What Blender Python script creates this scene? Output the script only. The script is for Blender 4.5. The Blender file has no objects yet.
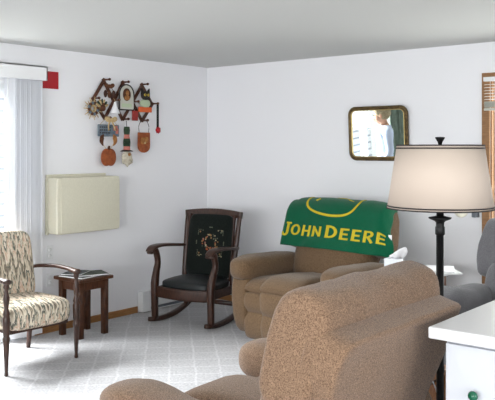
import bpy, bmesh, math, random
from mathutils import Vector, Matrix, Euler, noise
from mathutils.bvhtree import BVHTree
random.seed(7)
C = bpy.context.scene.collection
R = math.radians
PI = math.pi

# ------------------------------------------------------------------ materials
def lin(c):
    return tuple(((v/255)/12.92 if v/255 <= .04045 else ((v/255+.055)/1.055)**2.4) for v in c) + (1,)

def new_mat(name):
    m = bpy.data.materials.new(name); m.use_nodes = True
    nt = m.node_tree
    return m, nt, nt.nodes['Principled BSDF']

def mat(name, col, rough=.6, col2=None, scale=40, bump=0, bscale=None, metal=0, sheen=0, spec=.4, detail=3, stretch=None):
    m, nt, b = new_mat(name)
    b.inputs['Roughness'].default_value = rough
    b.inputs['Metallic'].default_value = metal
    b.inputs['Specular IOR Level'].default_value = spec
    b.inputs['Sheen Weight'].default_value = sheen
    b.inputs['Base Color'].default_value = lin(col)
    tc = nt.nodes.new('ShaderNodeTexCoord')
    mp = nt.nodes.new('ShaderNodeMapping')
    nt.links.new(tc.outputs['Object'], mp.inputs['Vector'])
    if stretch: mp.inputs['Scale'].default_value = stretch
    if col2:
        n = nt.nodes.new('ShaderNodeTexNoise'); n.inputs['Scale'].default_value = scale; n.inputs['Detail'].default_value = detail
        nt.links.new(mp.outputs['Vector'], n.inputs['Vector'])
        r = nt.nodes.new('ShaderNodeValToRGB')
        r.color_ramp.elements[0].color = lin(col); r.color_ramp.elements[0].position = .35
        r.color_ramp.elements[1].color = lin(col2); r.color_ramp.elements[1].position = .65
        nt.links.new(n.outputs['Fac'], r.inputs['Fac']); nt.links.new(r.outputs['Color'], b.inputs['Base Color'])
    if bump:
        n2 = nt.nodes.new('ShaderNodeTexNoise'); n2.inputs['Scale'].default_value = bscale or scale; n2.inputs['Detail'].default_value = 2
        nt.links.new(mp.outputs['Vector'], n2.inputs['Vector'])
        bp = nt.nodes.new('ShaderNodeBump'); bp.inputs['Strength'].default_value = bump; bp.inputs['Distance'].default_value = .01
        nt.links.new(n2.outputs['Fac'], bp.inputs['Height']); nt.links.new(bp.outputs['Normal'], b.inputs['Normal'])
    return m

def translucent(name, col, amount):
    m, nt, b = new_mat(name)
    b.inputs['Base Color'].default_value = lin(col); b.inputs['Roughness'].default_value = .8
    t = nt.nodes.new('ShaderNodeBsdfTranslucent'); t.inputs['Color'].default_value = lin(col)
    mx = nt.nodes.new('ShaderNodeMixShader'); mx.inputs['Fac'].default_value = amount
    out = nt.nodes['Material Output']
    nt.links.new(b.outputs[0], mx.inputs[1]); nt.links.new(t.outputs[0], mx.inputs[2]); nt.links.new(mx.outputs[0], out.inputs['Surface'])
    return m

def glass_mat(name):
    m, nt, b = new_mat(name)
    tr = nt.nodes.new('ShaderNodeBsdfTransparent'); tr.inputs['Color'].default_value = (.96, .98, .97, 1)
    gl = nt.nodes.new('ShaderNodeBsdfGlossy'); gl.inputs['Roughness'].default_value = .02
    mx = nt.nodes.new('ShaderNodeMixShader'); out = nt.nodes['Material Output']
    mx.inputs[0].default_value = .04
    nt.links.new(tr.outputs[0], mx.inputs[1]); nt.links.new(gl.outputs[0], mx.inputs[2])
    nt.links.new(mx.outputs[0], out.inputs['Surface'])
    return m

def carpet_mat():
    m, nt, b = new_mat('carpet'); L = nt.links.new
    b.inputs['Roughness'].default_value = .95; b.inputs['Specular IOR Level'].default_value = .1; b.inputs['Sheen Weight'].default_value = .2
    tc = nt.nodes.new('ShaderNodeTexCoord'); mp = nt.nodes.new('ShaderNodeMapping')
    mp.inputs['Rotation'].default_value = (0, 0, R(45)); L(tc.outputs['Object'], mp.inputs['Vector'])
    n = nt.nodes.new('ShaderNodeTexNoise'); n.inputs['Scale'].default_value = 9; n.inputs['Detail'].default_value = 4
    L(tc.outputs['Object'], n.inputs['Vector'])
    add = nt.nodes.new('ShaderNodeMix'); add.data_type = 'VECTOR'; add.inputs[0].default_value = .035
    L(mp.outputs[0], add.inputs[4]); L(n.outputs['Color'], add.inputs[5])
    br = nt.nodes.new('ShaderNodeTexBrick'); br.offset = 0
    br.inputs['Scale'].default_value = 1; br.inputs['Mortar Size'].default_value = .011; br.inputs['Mortar Smooth'].default_value = .6
    br.inputs['Brick Width'].default_value = .176; br.inputs['Row Height'].default_value = .176
    br.inputs['Color1'].default_value = lin((181, 180, 182)); br.inputs['Color2'].default_value = lin((186, 185, 187)); br.inputs['Mortar'].default_value = lin((199, 198, 200))
    L(add.outputs[1], br.inputs['Vector'])
    sp = nt.nodes.new('ShaderNodeTexNoise'); sp.inputs['Scale'].default_value = 55; sp.inputs['Detail'].default_value = 4
    L(tc.outputs['Object'], sp.inputs['Vector'])
    rp = nt.nodes.new('ShaderNodeValToRGB'); rp.color_ramp.elements[0].position = .36; rp.color_ramp.elements[0].color = (.7, .7, .72, 1)
    rp.color_ramp.elements[1].position = .6; rp.color_ramp.elements[1].color = (1, 1, 1, 1)
    L(sp.outputs['Fac'], rp.inputs['Fac'])
    mu = nt.nodes.new('ShaderNodeMix'); mu.data_type = 'RGBA'; mu.blend_type = 'MULTIPLY'; mu.inputs[0].default_value = .8
    L(br.outputs['Color'], mu.inputs[6]); L(rp.outputs['Color'], mu.inputs[7]); L(mu.outputs[2], b.inputs['Base Color'])
    bp = nt.nodes.new('ShaderNodeBump'); bp.inputs['Strength'].default_value = .5; bp.inputs['Distance'].default_value = .012
    L(sp.outputs['Fac'], bp.inputs['Height']); L(bp.outputs[0], b.inputs['Normal'])
    return m

def flame_mat():
    m, nt, b = new_mat('flame_stitch_fabric'); L = nt.links.new
    b.inputs['Roughness'].default_value = .85; b.inputs['Specular IOR Level'].default_value = .15
    tc = nt.nodes.new('ShaderNodeTexCoord'); sx = nt.nodes.new('ShaderNodeSeparateXYZ')
    L(tc.outputs['Object'], sx.inputs[0])
    def M(op, a, bb=None, c=None):
        n = nt.nodes.new('ShaderNodeMath'); n.operation = op
        for i, v in enumerate((a, bb, c)):
            if v is None: continue
            if isinstance(v, (int, float)): n.inputs[i].default_value = v
            else: L(v, n.inputs[i])
        return n.outputs[0]
    nz = nt.nodes.new('ShaderNodeTexNoise'); nz.inputs['Scale'].default_value = 14; nz.inputs['Detail'].default_value = 3
    mp = nt.nodes.new('ShaderNodeMapping'); mp.inputs['Scale'].default_value = (5, 1.2, 1.2); L(tc.outputs['Object'], mp.inputs['Vector']); L(mp.outputs[0], nz.inputs['Vector'])
    x = M('ADD', sx.outputs['X'], 3.0)
    zig = M('MULTIPLY', M('PINGPONG', x, .034), 4.2)
    zig2 = M('MULTIPLY', M('PINGPONG', x, .009), 2.2)
    v = M('SUBTRACT', sx.outputs['Z'], sx.outputs['Y'])
    v = M('ADD', v, M('ADD', zig, zig2))
    v = M('ADD', v, M('MULTIPLY', nz.outputs['Fac'], .3))
    f = M('FRACT', M('MULTIPLY', v, 3.3))
    r = nt.nodes.new('ShaderNodeValToRGB'); cr = r.color_ramp
    stops = [(0, (228, 218, 200)), (.16, (206, 194, 172)), (.28, (136, 124, 110)), (.38, (92, 92, 84)), (.46, (190, 176, 154)), (.58, (224, 214, 196)),
             (.68, (186, 150, 128)), (.76, (212, 198, 176)), (.86, (120, 122, 110)), (.94, (82, 80, 74)), (1, (228, 218, 200))]
    cr.elements[0].position = 0; cr.elements[0].color = lin(stops[0][1]); cr.elements[1].position = 1; cr.elements[1].color = lin(stops[-1][1])
    for p, c in stops[1:-1]:
        e = cr.elements.new(p); e.color = lin(c)
    L(f, r.inputs['Fac']); L(r.outputs['Color'], b.inputs['Base Color'])
    return m

def siding_mat():
    m, nt, b = new_mat('white_siding'); L = nt.links.new
    b.inputs['Roughness'].default_value = .7
    tc = nt.nodes.new('ShaderNodeTexCoord'); w = nt.nodes.new('ShaderNodeTexBrick'); w.offset = .3
    mp = nt.nodes.new('ShaderNodeMapping'); mp.inputs['Rotation'].default_value = (R(90), 0, R(90))
    L(tc.outputs['Object'], mp.inputs['Vector'])
    w.inputs['Scale'].default_value = 1; w.inputs['Brick Width'].default_value = 20; w.inputs['Row Height'].default_value = .16; w.inputs['Mortar Size'].default_value = .02
    w.inputs['Color1'].default_value = lin((190, 191, 194)); w.inputs['Color2'].default_value = lin((187, 188, 191)); w.inputs['Mortar'].default_value = lin((122, 126, 132))
    sx = nt.nodes.new('ShaderNodeSeparateXYZ'); cx = nt.nodes.new('ShaderNodeCombineXYZ')
    L(tc.outputs['Object'], sx.inputs[0]); L(sx.outputs['Y'], cx.inputs[0]); L(sx.outputs['Z'], cx.inputs[1]); L(cx.outputs[0], w.inputs['Vector'])
    L(w.outputs['Color'], b.inputs['Base Color'])
    return m

M = dict(
    wall=mat('wall_paint', (241, 241, 244), .85, bump=.05, bscale=90, spec=.2),
    ceiling=mat('ceiling_paint', (212, 213, 211), .95, bump=.25, bscale=120, spec=.1),
    carpet=carpet_mat(),
    oak=mat('oak', (172, 126, 80), .5, (150, 104, 62), 14, stretch=(1, 1, 8)),
    oak_x=mat('oak_trim', (152, 112, 74), .5, (134, 96, 60), 14, stretch=(1, 1, 8)),
    dark_oak=mat('honey_wood', (168, 112, 62), .4, (138, 84, 42), 12, stretch=(1, 6, 6)),
    mahogany=mat('mahogany', (66, 39, 27), .35, (46, 27, 18), 20, stretch=(3, 3, 1), spec=.5),
    walnut=mat('walnut', (66, 36, 22), .5, (46, 24, 16), 20, stretch=(3, 3, 1), spec=.5),
    table_wood=mat('table_wood', (84, 50, 30), .4, (62, 34, 20), 22, stretch=(3, 3, 1)),
    plush=mat('brown_plush', (150, 122, 99), .9, (92, 71, 55), 230, .35, 240, sheen=.2, spec=.1, detail=4),
    plush_old=mat('olive_brown_plush', (116, 93, 70), .9, (94, 74, 54), 110, .4, 170, sheen=.2, spec=.1),
    grey_plush=mat('grey_plush', (112, 111, 114), .9, (98, 97, 101), 120, .4, 170, sheen=.3, spec=.1),
    flame=flame_mat(),
    velvet=mat('dark_green_velvet', (24, 30, 27), .9, (16, 21, 19), 90, .2, 200, sheen=.15, spec=.1),
    leather=mat('black_leather', (24, 28, 29), .45, bump=.1, bscale=60),
    green_knit=mat('green_knit', (6, 94, 64), .9, (4, 84, 56), 160, .35, 260, sheen=.2, spec=.1),
    yellow_knit=mat('yellow_knit', (208, 188, 54), .9, (192, 172, 46), 160, .2, 260, spec=.1),
    white_vinyl=mat('white_vinyl', (236, 237, 238), .45),
    slat=translucent('blind_slat', (232, 234, 238), .3),
    beige=mat('beige_vinyl', (216, 212, 192), .6, (211, 207, 187), 60, .05, 200),
    red=mat('red_card', (176, 30, 38), .6),
    red2=mat('barn_red', (150, 44, 40), .6),
    black=mat('black_metal', (13, 13, 14), .45, spec=.3),
    shade=translucent('shade_linen', (216, 200, 186), .18),
    cream=mat('cream_glass', (236, 232, 214), .3),
    piping=mat('dark_piping', (40, 34, 34), .7),
    laminate=mat('white_laminate', (222, 222, 223), .35),
    cabinet=mat('cabinet_paint', (200, 203, 210), .45),
    green_knob=mat('green_ceramic', (16, 92, 66), .15, spec=.6),
    brass=mat('antique_brass', (112, 92, 58), .45, (70, 56, 36), 40, metal=.6, bump=.1, bscale=120),
    gold=mat('gilt', (190, 168, 112), .35, metal=.8),
    mirror=mat('mirror_glass', (232, 238, 236), .015, metal=1),
    glass=glass_mat('window_glass'),
    paper=mat('white_paper', (240, 240, 242), .7),
    newsprint=mat('newsprint', (222, 224, 222), .8, (190, 194, 192), 40),
    mag_dark=mat('dark_cover', (40, 44, 46), .6, (84, 90, 88), 16),
    mag_green=mat('green_cover', (36, 44, 34), .6, (70, 80, 62), 12),
    mag_blue=mat('slate_cover', (34, 40, 42), .6, (110, 118, 120), 9),
    dark_red=mat('dark_red_leather', (58, 24, 22), .5),
    tissue_blue=mat('tissue_carton', (236, 240, 246), .6),
    peg=mat('peg_wood', (92, 54, 36), .5, (68, 38, 26), 30),
    straw=mat('straw', (206, 184, 140), .8, (170, 140, 96), 60),
    tan=mat('tan_wood', (170, 118, 66), .7, (140, 90, 46), 40),
    brown=mat('brown_felt', (98, 58, 34), .8, (72, 40, 24), 40),
    cone=mat('pine_cone', (66, 40, 30), .8),
    orange=mat('pumpkin_orange', (160, 84, 40), .6, (128, 60, 26), 30),
    bright_orange=mat('orange_paint', (212, 96, 44), .6),
    emb_cream=mat('cream_thread', (170, 158, 124), .9), emb_rust=mat('rust_thread', (150, 78, 48), .9), emb_tan=mat('tan_thread', (140, 108, 70), .9), emb_rose=mat('rose_thread', (150, 104, 92), .9), emb_sage=mat('sage_thread', (92, 96, 80), .9),
    slate=mat('slate_blue_paint', (88, 104, 120), .7, (120, 132, 140), 30),
    pale=mat('pale_paint', (196, 196, 186), .7),
    pale_green=mat('pale_green_felt', (186, 200, 170), .8),
    dkgreen=mat('dark_green_felt', (44, 66, 44), .8, (34, 50, 36), 30),
    pink=mat('rose_felt', (196, 120, 108), .8),
    fluff=mat('cream_wool', (214, 206, 190), .95, (188, 178, 156), 50, .4, 80),
    eye=mat('yellow_bead', (220, 190, 70), .3),
    grey_plastic=mat('grey_plastic', (104, 110, 118), .5),
    drape=mat('grey_green_drape', (112, 124, 112), .9, (92, 104, 94), 12),
    skin=mat('skin', (206, 160, 136), .6), hair=mat('grey_blond_hair', (160, 146, 118), .8, (132, 118, 92), 60, .4, 90),
    shirt=mat('white_shirt', (190, 199, 220), .9), trousers=mat('blue_trousers', (70, 80, 100), .9), shoe=mat('dark_shoe', (40, 36, 34), .6),
    siding=siding_mat(), roof=mat('roof_shingle', (110, 104, 100), .9),
    lawn=mat('patio_concrete', (186, 186, 184), .9, (172, 172, 170), 8),
)

# ------------------------------------------------------------------ mesh helpers
def obj(name, bm, m, parent=None, smooth=True, loc=None, rot=None, sub=0, bevel=0):
    bmesh.ops.recalc_face_normals(bm, faces=bm.faces)
    me = bpy.data.meshes.new(name); bm.to_mesh(me); bm.free()
    for mm in (m if isinstance(m, (list, tuple)) else [m]): me.materials.append(mm)
    if smooth:
        for p in me.polygons: p.use_smooth = True
    o = bpy.data.objects.new(name, me); C.objects.link(o)
    if parent: o.parent = parent
    if loc: o.location = loc
    if rot: o.rotation_euler = rot
    if bevel:
        b = o.modifiers.new('Bevel', 'BEVEL'); b.width = bevel; b.segments = 2; b.limit_method = 'ANGLE'; b.angle_limit = R(40)
        if smooth:
            for p in me.polygons: p.use_smooth = False
    if sub:
        s = o.modifiers.new('Subdivision', 'SUBSURF'); s.levels = sub; s.render_levels = sub
    return o

def thing(name, label, cat, loc=(0, 0, 0), rotz=0, group=None):
    o = bpy.data.objects.new(name, None); C.objects.link(o); o.empty_display_size = .1
    o.location = loc; o.rotation_euler = (0, 0, rotz)
    return tag(o, label, cat, group)

def tag(o, label, cat, group=None):
    o['label'] = label; o['category'] = cat
    if group: o['group'] = group
    return o

def struct(o, label=None):
    o['kind'] = 'structure'
    if label: o['label'] = label
    return o

def B(): return bmesh.new()

def box(bm, lo, hi, mi=0, rot=None, piv=None):
    vs = [bm.verts.new((x, y, z)) for x in (lo[0], hi[0]) for y in (lo[1], hi[1]) for z in (lo[2], hi[2])]
    if rot is not None:
        piv = Vector(piv) if piv is not None else (Vector(lo)+Vector(hi))/2
        for v in vs: v.co = piv + rot @ (v.co - piv)
    for f in ((0, 1, 3, 2), (4, 6, 7, 5), (0, 4, 5, 1), (2, 3, 7, 6), (0, 2, 6, 4), (1, 5, 7, 3)):
        fc = bm.faces.new([vs[i] for i in f]); fc.material_index = mi
    return bm

def cush(bm, c, h, n=4, cuts=9, f=None, rot=None, mi=0, n2=None):
    """a puffed cushion: a cube pulled to a superellipsoid, then shaped by f(unit point, point)"""
    t = bmesh.new(); bmesh.ops.create_cube(t, size=2)
    bmesh.ops.subdivide_edges(t, edges=t.edges[:], cuts=cuts, use_grid_fill=True)
    c = Vector(c); mp = {}
    for v in t.verts:
        p = v.co; m2 = n2 or n; k = (abs(p.x)**n + (abs(p.y)**m2 + abs(p.z)**m2)**(n/m2))**(1/n)
        u = p / k; q = Vector((u.x*h[0], u.y*h[1], u.z*h[2]))
        if f: q = f(u, q)
        if rot: q = rot @ q
        mp[v.index] = bm.verts.new(c + q)
    t.verts.index_update()
    t.faces.ensure_lookup_table()
    for fc in t.faces:
        nf = bm.faces.new([mp[v.index] for v in fc.verts]); nf.material_index = mi
    t.free(); return bm

def catmull(pts, k=6):
    pts = [Vector(p) for p in pts]; out = []
    for i in range(len(pts)-1):
        p0 = pts[max(i-1, 0)]; p1 = pts[i]; p2 = pts[i+1]; p3 = pts[min(i+2, len(pts)-1)]
        for j in range(k):
            t = j/k
            out.append(.5*((2*p1)+(-p0+p2)*t+(2*p0-5*p1+4*p2-p3)*t*t+(-p0+3*p1-3*p2+p3)*t**3))
    out.append(pts[-1]); return out

def lerp_list(vals, n):
    out = []
    for i in range(n):
        f = i/(n-1)*(len(vals)-1); a = min(int(f), len(vals)-2); t = f-a
        va, vb = vals[a], vals[a+1]
        out.append(tuple(x+(y-x)*t for x, y in zip(va, vb)))
    return out

def sweep(bm, pts, sizes, up=(0, 0, 1), seg=12, e=.5, k=6, mi=0, smooth_path=True):
    """a bar swept along pts with half sizes (across, along up), rounded-rectangle section of exponent e"""
    P = catmull(pts, k) if smooth_path else [Vector(p) for p in pts]
    S = lerp_list(sizes, len(P)) if len(sizes) > 1 else [sizes[0]]*len(P)
    up = Vector(up); rings = []
    for i, p in enumerate(P):
        t = (P[min(i+1, len(P)-1)] - P[max(i-1, 0)]).normalized()
        side = t.cross(up)
        if side.length < 1e-4: side = t.cross(Vector((.01, 1, 0)))
        side.normalize(); nrm = side.cross(t).normalized(); ring = []
        for j in range(seg):
            a = 2*PI*(j+.5)/seg; ca, sa = math.cos(a), math.sin(a)
            ring.append(bm.verts.new(p + side*(S[i][0]*math.copysign(abs(ca)**e, ca)) + nrm*(S[i][1]*math.copysign(abs(sa)**e, sa))))
        rings.append(ring)
    for a, b in zip(rings, rings[1:]):
        for j in range(seg):
            f = bm.faces.new((a[j], a[(j+1) % seg], b[(j+1) % seg], b[j])); f.material_index = mi
    for r in (rings[0], rings[-1]):
        f = bm.faces.new(r); f.material_index = mi
    return bm

def tube(bm, pts, r, seg=8, k=5, mi=0, smooth_path=True):
    return sweep(bm, pts, [(r, r)] if isinstance(r, (int, float)) else [(x, x) for x in r], (0.02, .03, 1), seg, 1, k, mi, smooth_path)

def lathe(bm, prof, c=(0, 0, 0), seg=24, mi=0, ax='Z', scale=(1, 1)):
    c = Vector(c); rings = []
    for r, z in prof:
        ring = []
        for j in range(seg):
            a = 2*PI*j/seg; p = Vector((r*math.cos(a)*scale[0], r*math.sin(a)*scale[1], z))
            if ax == 'Y': p = Vector((p.x, -p.z, p.y))
            if ax == 'X': p = Vector((p.z, p.x, p.y))
            ring.append(bm.verts.new(c+p))
        rings.append(ring)
    for a, b in zip(rings, rings[1:]):
        for j in range(seg):
            f = bm.faces.new((a[j], a[(j+1) % seg], b[(j+1) % seg], b[j])); f.material_index = mi
    for r, (rad, _) in ((rings[0], prof[0]), (rings[-1], prof[-1])):
        if rad > 1e-5:
            f = bm.faces.new(r); f.material_index = mi
    return bm

def prism(bm, poly, d0, d1, plane='YZ', mi=0):
    """polygon in a plane, extruded from d0 to d1 along the plane's normal"""
    def mk(p, d):
        if plane == 'YZ': return (d, p[0], p[1])
        if plane == 'XZ': return (p[0], d, p[1])
        return (p[0], p[1], d)
    a = [bm.verts.new(mk(p, d0)) for p in poly]; b = [bm.verts.new(mk(p, d1)) for p in poly]
    n = len(poly)
    fs = [bm.faces.new(a), bm.faces.new(list(reversed(b)))] + [bm.faces.new((a[i], b[i], b[(i+1) % n], a[(i+1) % n])) for i in range(n)]
    for f in fs: f.material_index = mi
    return bm

def dup(o, parent=None):
    c = o.copy(); C.objects.link(c); c.parent = parent; return c

def wob(p, s, a):
    return a*noise.noise(Vector(p)*s)

# ------------------------------------------------------------------ the room (left wall x = WX, back wall y = WY)
WX, WY, H = -5.436, 5.965, 2.44
RX, FY = 2.6, -3.2
T = .14
def slab(name, boxes, m, label=None):
    bm = B()
    for lo, hi in boxes: box(bm, lo, hi)
    return struct(obj(name, bm, m, smooth=False), label)

slab('floor', [((WX-T, FY-T, -.12), (RX+T, WY+T, 0))], M['carpet'], 'pale grey carpet with a woven diamond lattice')
slab('ceiling', [((WX-T, FY-T, H), (RX+T, WY+T, H+.12))], M['ceiling'], 'plain off-white ceiling')
DY0, DY1, DZ = 1.45, 3.70, 2.13            # sliding door opening in the left wall
slab('wall_left', [((WX-T, FY-T, 0), (WX, DY0, H)), ((WX-T, DY1, 0), (WX, WY+T, H)), ((WX-T, DY0, DZ), (WX, DY1, H))], M['wall'], 'white left wall with the sliding door')
NX0, NX1, NZ0, NZ1 = -2.345, -1.05, .55, 2.155  # window opening in the back wall
slab('wall_back', [((WX, WY, 0), (NX0, WY+T, H)), ((NX1, WY, 0), (RX+T, WY+T, H)), ((NX0, WY, NZ1), (NX1, WY+T, H)), ((NX0, WY, 0), (NX1, WY+T, NZ0))], M['wall'], 'white back wall with the mirror')
FX0, FX1, FZ0, FZ1 = -3.6, 1.6, .8, 2.15    # unseen opening behind the camera, added to let in frontal fill light
slab('wall_front', [((WX, FY-T, 0), (FX0, FY, H)), ((FX1, FY-T, 0), (RX+T, FY, H)), ((FX0, FY-T, FZ1), (FX1, FY, H)), ((FX0, FY-T, 0), (FX1, FY, FZ0))], M['wall'])
GY0, GY1 = -.8, 2.0  # span of an opening added to the right wall for a side fill light
slab('wall_right', [((RX, FY, 0), (RX+T, GY0, H)), ((RX, GY1, 0), (RX+T, WY, H)), ((RX, GY0, FZ1), (RX+T, GY1, H)), ((RX, GY0, 0), (RX+T, GY1, FZ0))], M['wall'])
bm = B(); box(bm, (WX, DY1+.1, 0), (WX+.014, 4.965, .062)); struct(obj('baseboard_left', bm, M['oak'], smooth=False, bevel=.004), 'oak baseboard along the left wall')
bm = B(); box(bm, (WX, WY-.014, 0), (RX, WY, .062)); struct(obj('baseboard_back', bm, M['oak'], smooth=False, bevel=.004))

# sliding glass door
bm = B()
box(bm, (WX-.12, DY0, 0), (WX-.02, DY0+.06, DZ)); box(bm, (WX-.12, DY1-.06, 0), (WX-.02, DY1, DZ)); box(bm, (WX-.12, DY0, DZ-.06), (WX-.02, DY1, DZ)); box(bm, (WX-.12, DY0, 0), (WX-.02, DY1, .05))
door = struct(obj('door_1', bm, M['white_vinyl'], smooth=False), 'white framed sliding glass door')
mid = (DY0+DY1)/2
for xo, a, b in ((-.10, DY0+.05, mid+.04), (-.06, mid-.04, DY1-.05)):
    bm = B(); x0, x1 = WX+xo, WX+xo+.035
    box(bm, (x0, a, .05), (x1, a+.07, DZ-.06)); box(bm, (x0, b-.07, .05), (x1, b, DZ-.06)); box(bm, (x0, a, .05), (x1, b, .13)); box(bm, (x0, a, DZ-.13), (x1, b, DZ-.06))
    s = obj('sash', bm, M['white_vinyl'], door, smooth=False)
    bm = B(); box(bm, (x0+.012, a+.06, .12), (x1-.012, b-.06, DZ-.12)); obj('pane', bm, M['glass'], s, smooth=False)

def win_frame(name, boxes, m, pane, label=None):
    bm = B()
    for lo, hi in boxes: box(bm, lo, hi)
    w = struct(obj(name, bm, m, smooth=False, bevel=.004), label)
    bm = B(); box(bm, *pane); obj('pane', bm, M['glass'], w, smooth=False)
    return w
# back window: oak casing around it on the room side, white sashes
cw = .066
w1 = win_frame('window_1', [((NX0-cw, WY-.02, NZ0-cw), (NX0, WY, NZ1+.036)), ((NX1, WY-.02, NZ0-cw), (NX1+cw, WY, NZ1+.036)), ((NX0, WY-.02, NZ1), (NX1, WY, NZ1+.036)), ((NX0, WY-.02, NZ0-cw), (NX1, WY, NZ0)),
               ((NX0, WY, NZ0), (NX0+.012, WY+T, NZ1)), ((NX1-.012, WY, NZ0), (NX1, WY+T, NZ1)), ((NX0, WY, NZ1-.012), (NX1, WY+T, NZ1)), ((NX0, WY, NZ0), (NX1, WY+T, NZ0+.012))],
               M['oak_x'], ((NX0+.04, WY+.085, NZ0+.04), (NX1-.04, WY+.09, NZ1-.04)), 'oak cased window at the right edge')
bm = B(); xm = (NX0+NX1)/2
for a, b in ((NX0+.012, NX0+.042), (NX1-.042, NX1-.012), (xm-.02, xm+.02)): box(bm, (a, WY+.06, NZ0+.012), (b, WY+.11, NZ1-.012))
for a, b in ((NZ0+.012, NZ0+.05), (NZ1-.05, NZ1-.012)): box(bm, (NX0+.012, WY+.062, a), (NX1-.012, WY+.108, b))
obj('sash', bm, M['white_vinyl'], w1, smooth=False)
win_frame('fill_window_front', [((FX0, FY-.1, FZ0), (FX0+.06, FY-.03, FZ1)), ((FX1-.06, FY-.1, FZ0), (FX1, FY-.03, FZ1)), ((FX0, FY-.1, FZ0), (FX1, FY-.03, FZ0+.06)), ((FX0, FY-.1, FZ1-.06), (FX1, FY-.03, FZ1)), ((-1.03, FY-.1, FZ0), (-.97, FY-.03, FZ1))],
          M['white_vinyl'], ((FX0+.05, FY-.07, FZ0+.05), (FX1-.05, FY-.06, FZ1-.05)))  # made-up front window, put in to carry the fill lamp
win_frame('fill_window_right', [((RX+.03, GY0, FZ0), (RX+.1, GY0+.06, FZ1)), ((RX+.03, GY1-.06, FZ0), (RX+.1, GY1, FZ1)), ((RX+.03, GY0, FZ0), (RX+.1, GY1, FZ0+.06)), ((RX+.03, GY0, FZ1-.06), (RX+.1, GY1, FZ1))],
          M['white_vinyl'], ((RX+.06, GY0+.05, FZ0+.05), (RX+.07, GY1-.05, FZ1-.05)))  # made-up right window, unseen, built around the side fill lamp

# outdoors: lawn and the neighbouring house seen through the glass
bm = B(); box(bm, (-40, -40, -.5), (40, 40, -.3)); struct(obj('ground', bm, M['lawn'], smooth=False), 'pale concrete patio outside the house')
hs = thing('house', 'white sided neighbouring house seen through the sliding door glass', 'house', (-9.2, 2, -.3))
bm = B(); box(bm, (-5, -6, 0), (0, 9, 3.6)); obj('siding_wall', bm, M['siding'], hs, smooth=False)
bm = B(); prism(bm, [(-5.4, 3.6), (.4, 3.6), (-2.5, 5.2)], -6.3, 9.3, 'XZ'); obj('roof', bm, M['roof'], hs, smooth=False)

# ------------------------------------------------------------------ left wall: blinds, drape, card, cover, heater, plates
vb = thing('vertical_blind', 'white vertical blind with valance stacked open at the sliding door', 'blind', (WX, 0, 0))
bm = B()
box(bm, (.0, 1.2, 2.255), (.115, 3.855, 2.27)); box(bm, (.1, 1.2, 2.15), (.115, 3.855, 2.27)); box(bm, (0, 3.84, 2.15), (.115, 3.855, 2.27)); box(bm, (0, 1.2, 2.15), (.115, 1.215, 2.27))
obj('valance', bm, M['white_vinyl'], vb, smooth=False, bevel=.003)
bm = B(); box(bm, (.035, 1.25, 2.22), (.075, 3.83, 2.253)); obj('headrail', bm, M['white_vinyl'], vb, smooth=False)
bm = B(); prof = []
for i in range(9):
    s = (i/8-.5)*.088; prof.append((s, .006*(1-(2*i/8-1)**2)))
poly = [(a, b) for a, b in prof]+[(a, b-.0012) for a, b in reversed(prof)]
prism(bm, poly, .03, 2.215, 'XY'); slat0 = obj('slat', bm, M['slat'], vb, smooth=False)
ns = 15
for i in range(ns):
    s = slat0 if i == 0 else dup(slat0, vb)
    s.location = (.056, 3.53+i*.0185, 0); s.rotation_euler = (0, 0, R(52+random.uniform(-5, 5)))
slat0.name = 'slat'
bm = B(); tube(bm, [(.088, 3.49, 2.22), (.09, 3.49, 1.2)], .005, smooth_path=False); lathe(bm, [(.001, 1.08), (.009, 1.1), (.009, 1.18), (.005, 1.2)], (.09, 3.49, 0), 10); obj('wand', bm, M['white_vinyl'], vb)

bm = B(); N = 60; fr = []; bk = []
for i in range(N+1):
    y = 1.22+.83*i/N; x = WX+.075+.022*math.sin(i*.85)+.008*math.sin(i*2.1)
    fr.append((x, y))
poly = fr+[(x-.004, y) for x, y in reversed(fr)]
prism(bm, poly, .02, 2.0, 'XY')
tag(obj('curtain', bm, M['drape'], smooth=False), 'grey-green curtain hanging at the sliding door, reflected in the mirror', 'curtain')

bm = B(); box(bm, (WX-.0005, 3.885, 2.095), (WX+.006, 4.045, 2.243))
tag(obj('red_card', bm, M['red'], smooth=False), 'square red card on the left wall behind the valance end', 'card')

ac = thing('air_conditioner_cover', 'beige cover over the wall air conditioner under the peg rack', 'cover', (WX-.001, 4.265, .85))
bm = B(); cush(bm, (.08, 0, .24), (.08, .348, .242), 40, 14, lambda u, q: Vector((q.x+(.008*(1-u.y**2)*(1-u.z**2) if u.x > 0 else 0), q.y, q.z)))
obj('cover', bm, M['beige'], ac, smooth=False, bevel=.004)
bm = B(); box(bm, (0, -.352, .455), (.02, .30, .506)); box(bm, (0, -.356, -.01), (.03, -.338, .47)); obj('flange', bm, M['beige'], ac, smooth=False, bevel=.006)
bm = B(); tube(bm, [(.161, -.30, .005), (.163, -.30, .24), (.161, -.30, .478)], .003); obj('seam_piping', bm, M['beige'], ac)
bm = B(); tube(bm, [(.02, .2, -.004), (.02, .26, -.018), (.02, .3, -.004)], .004); obj('tie', bm, M['beige'], ac)

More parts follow.
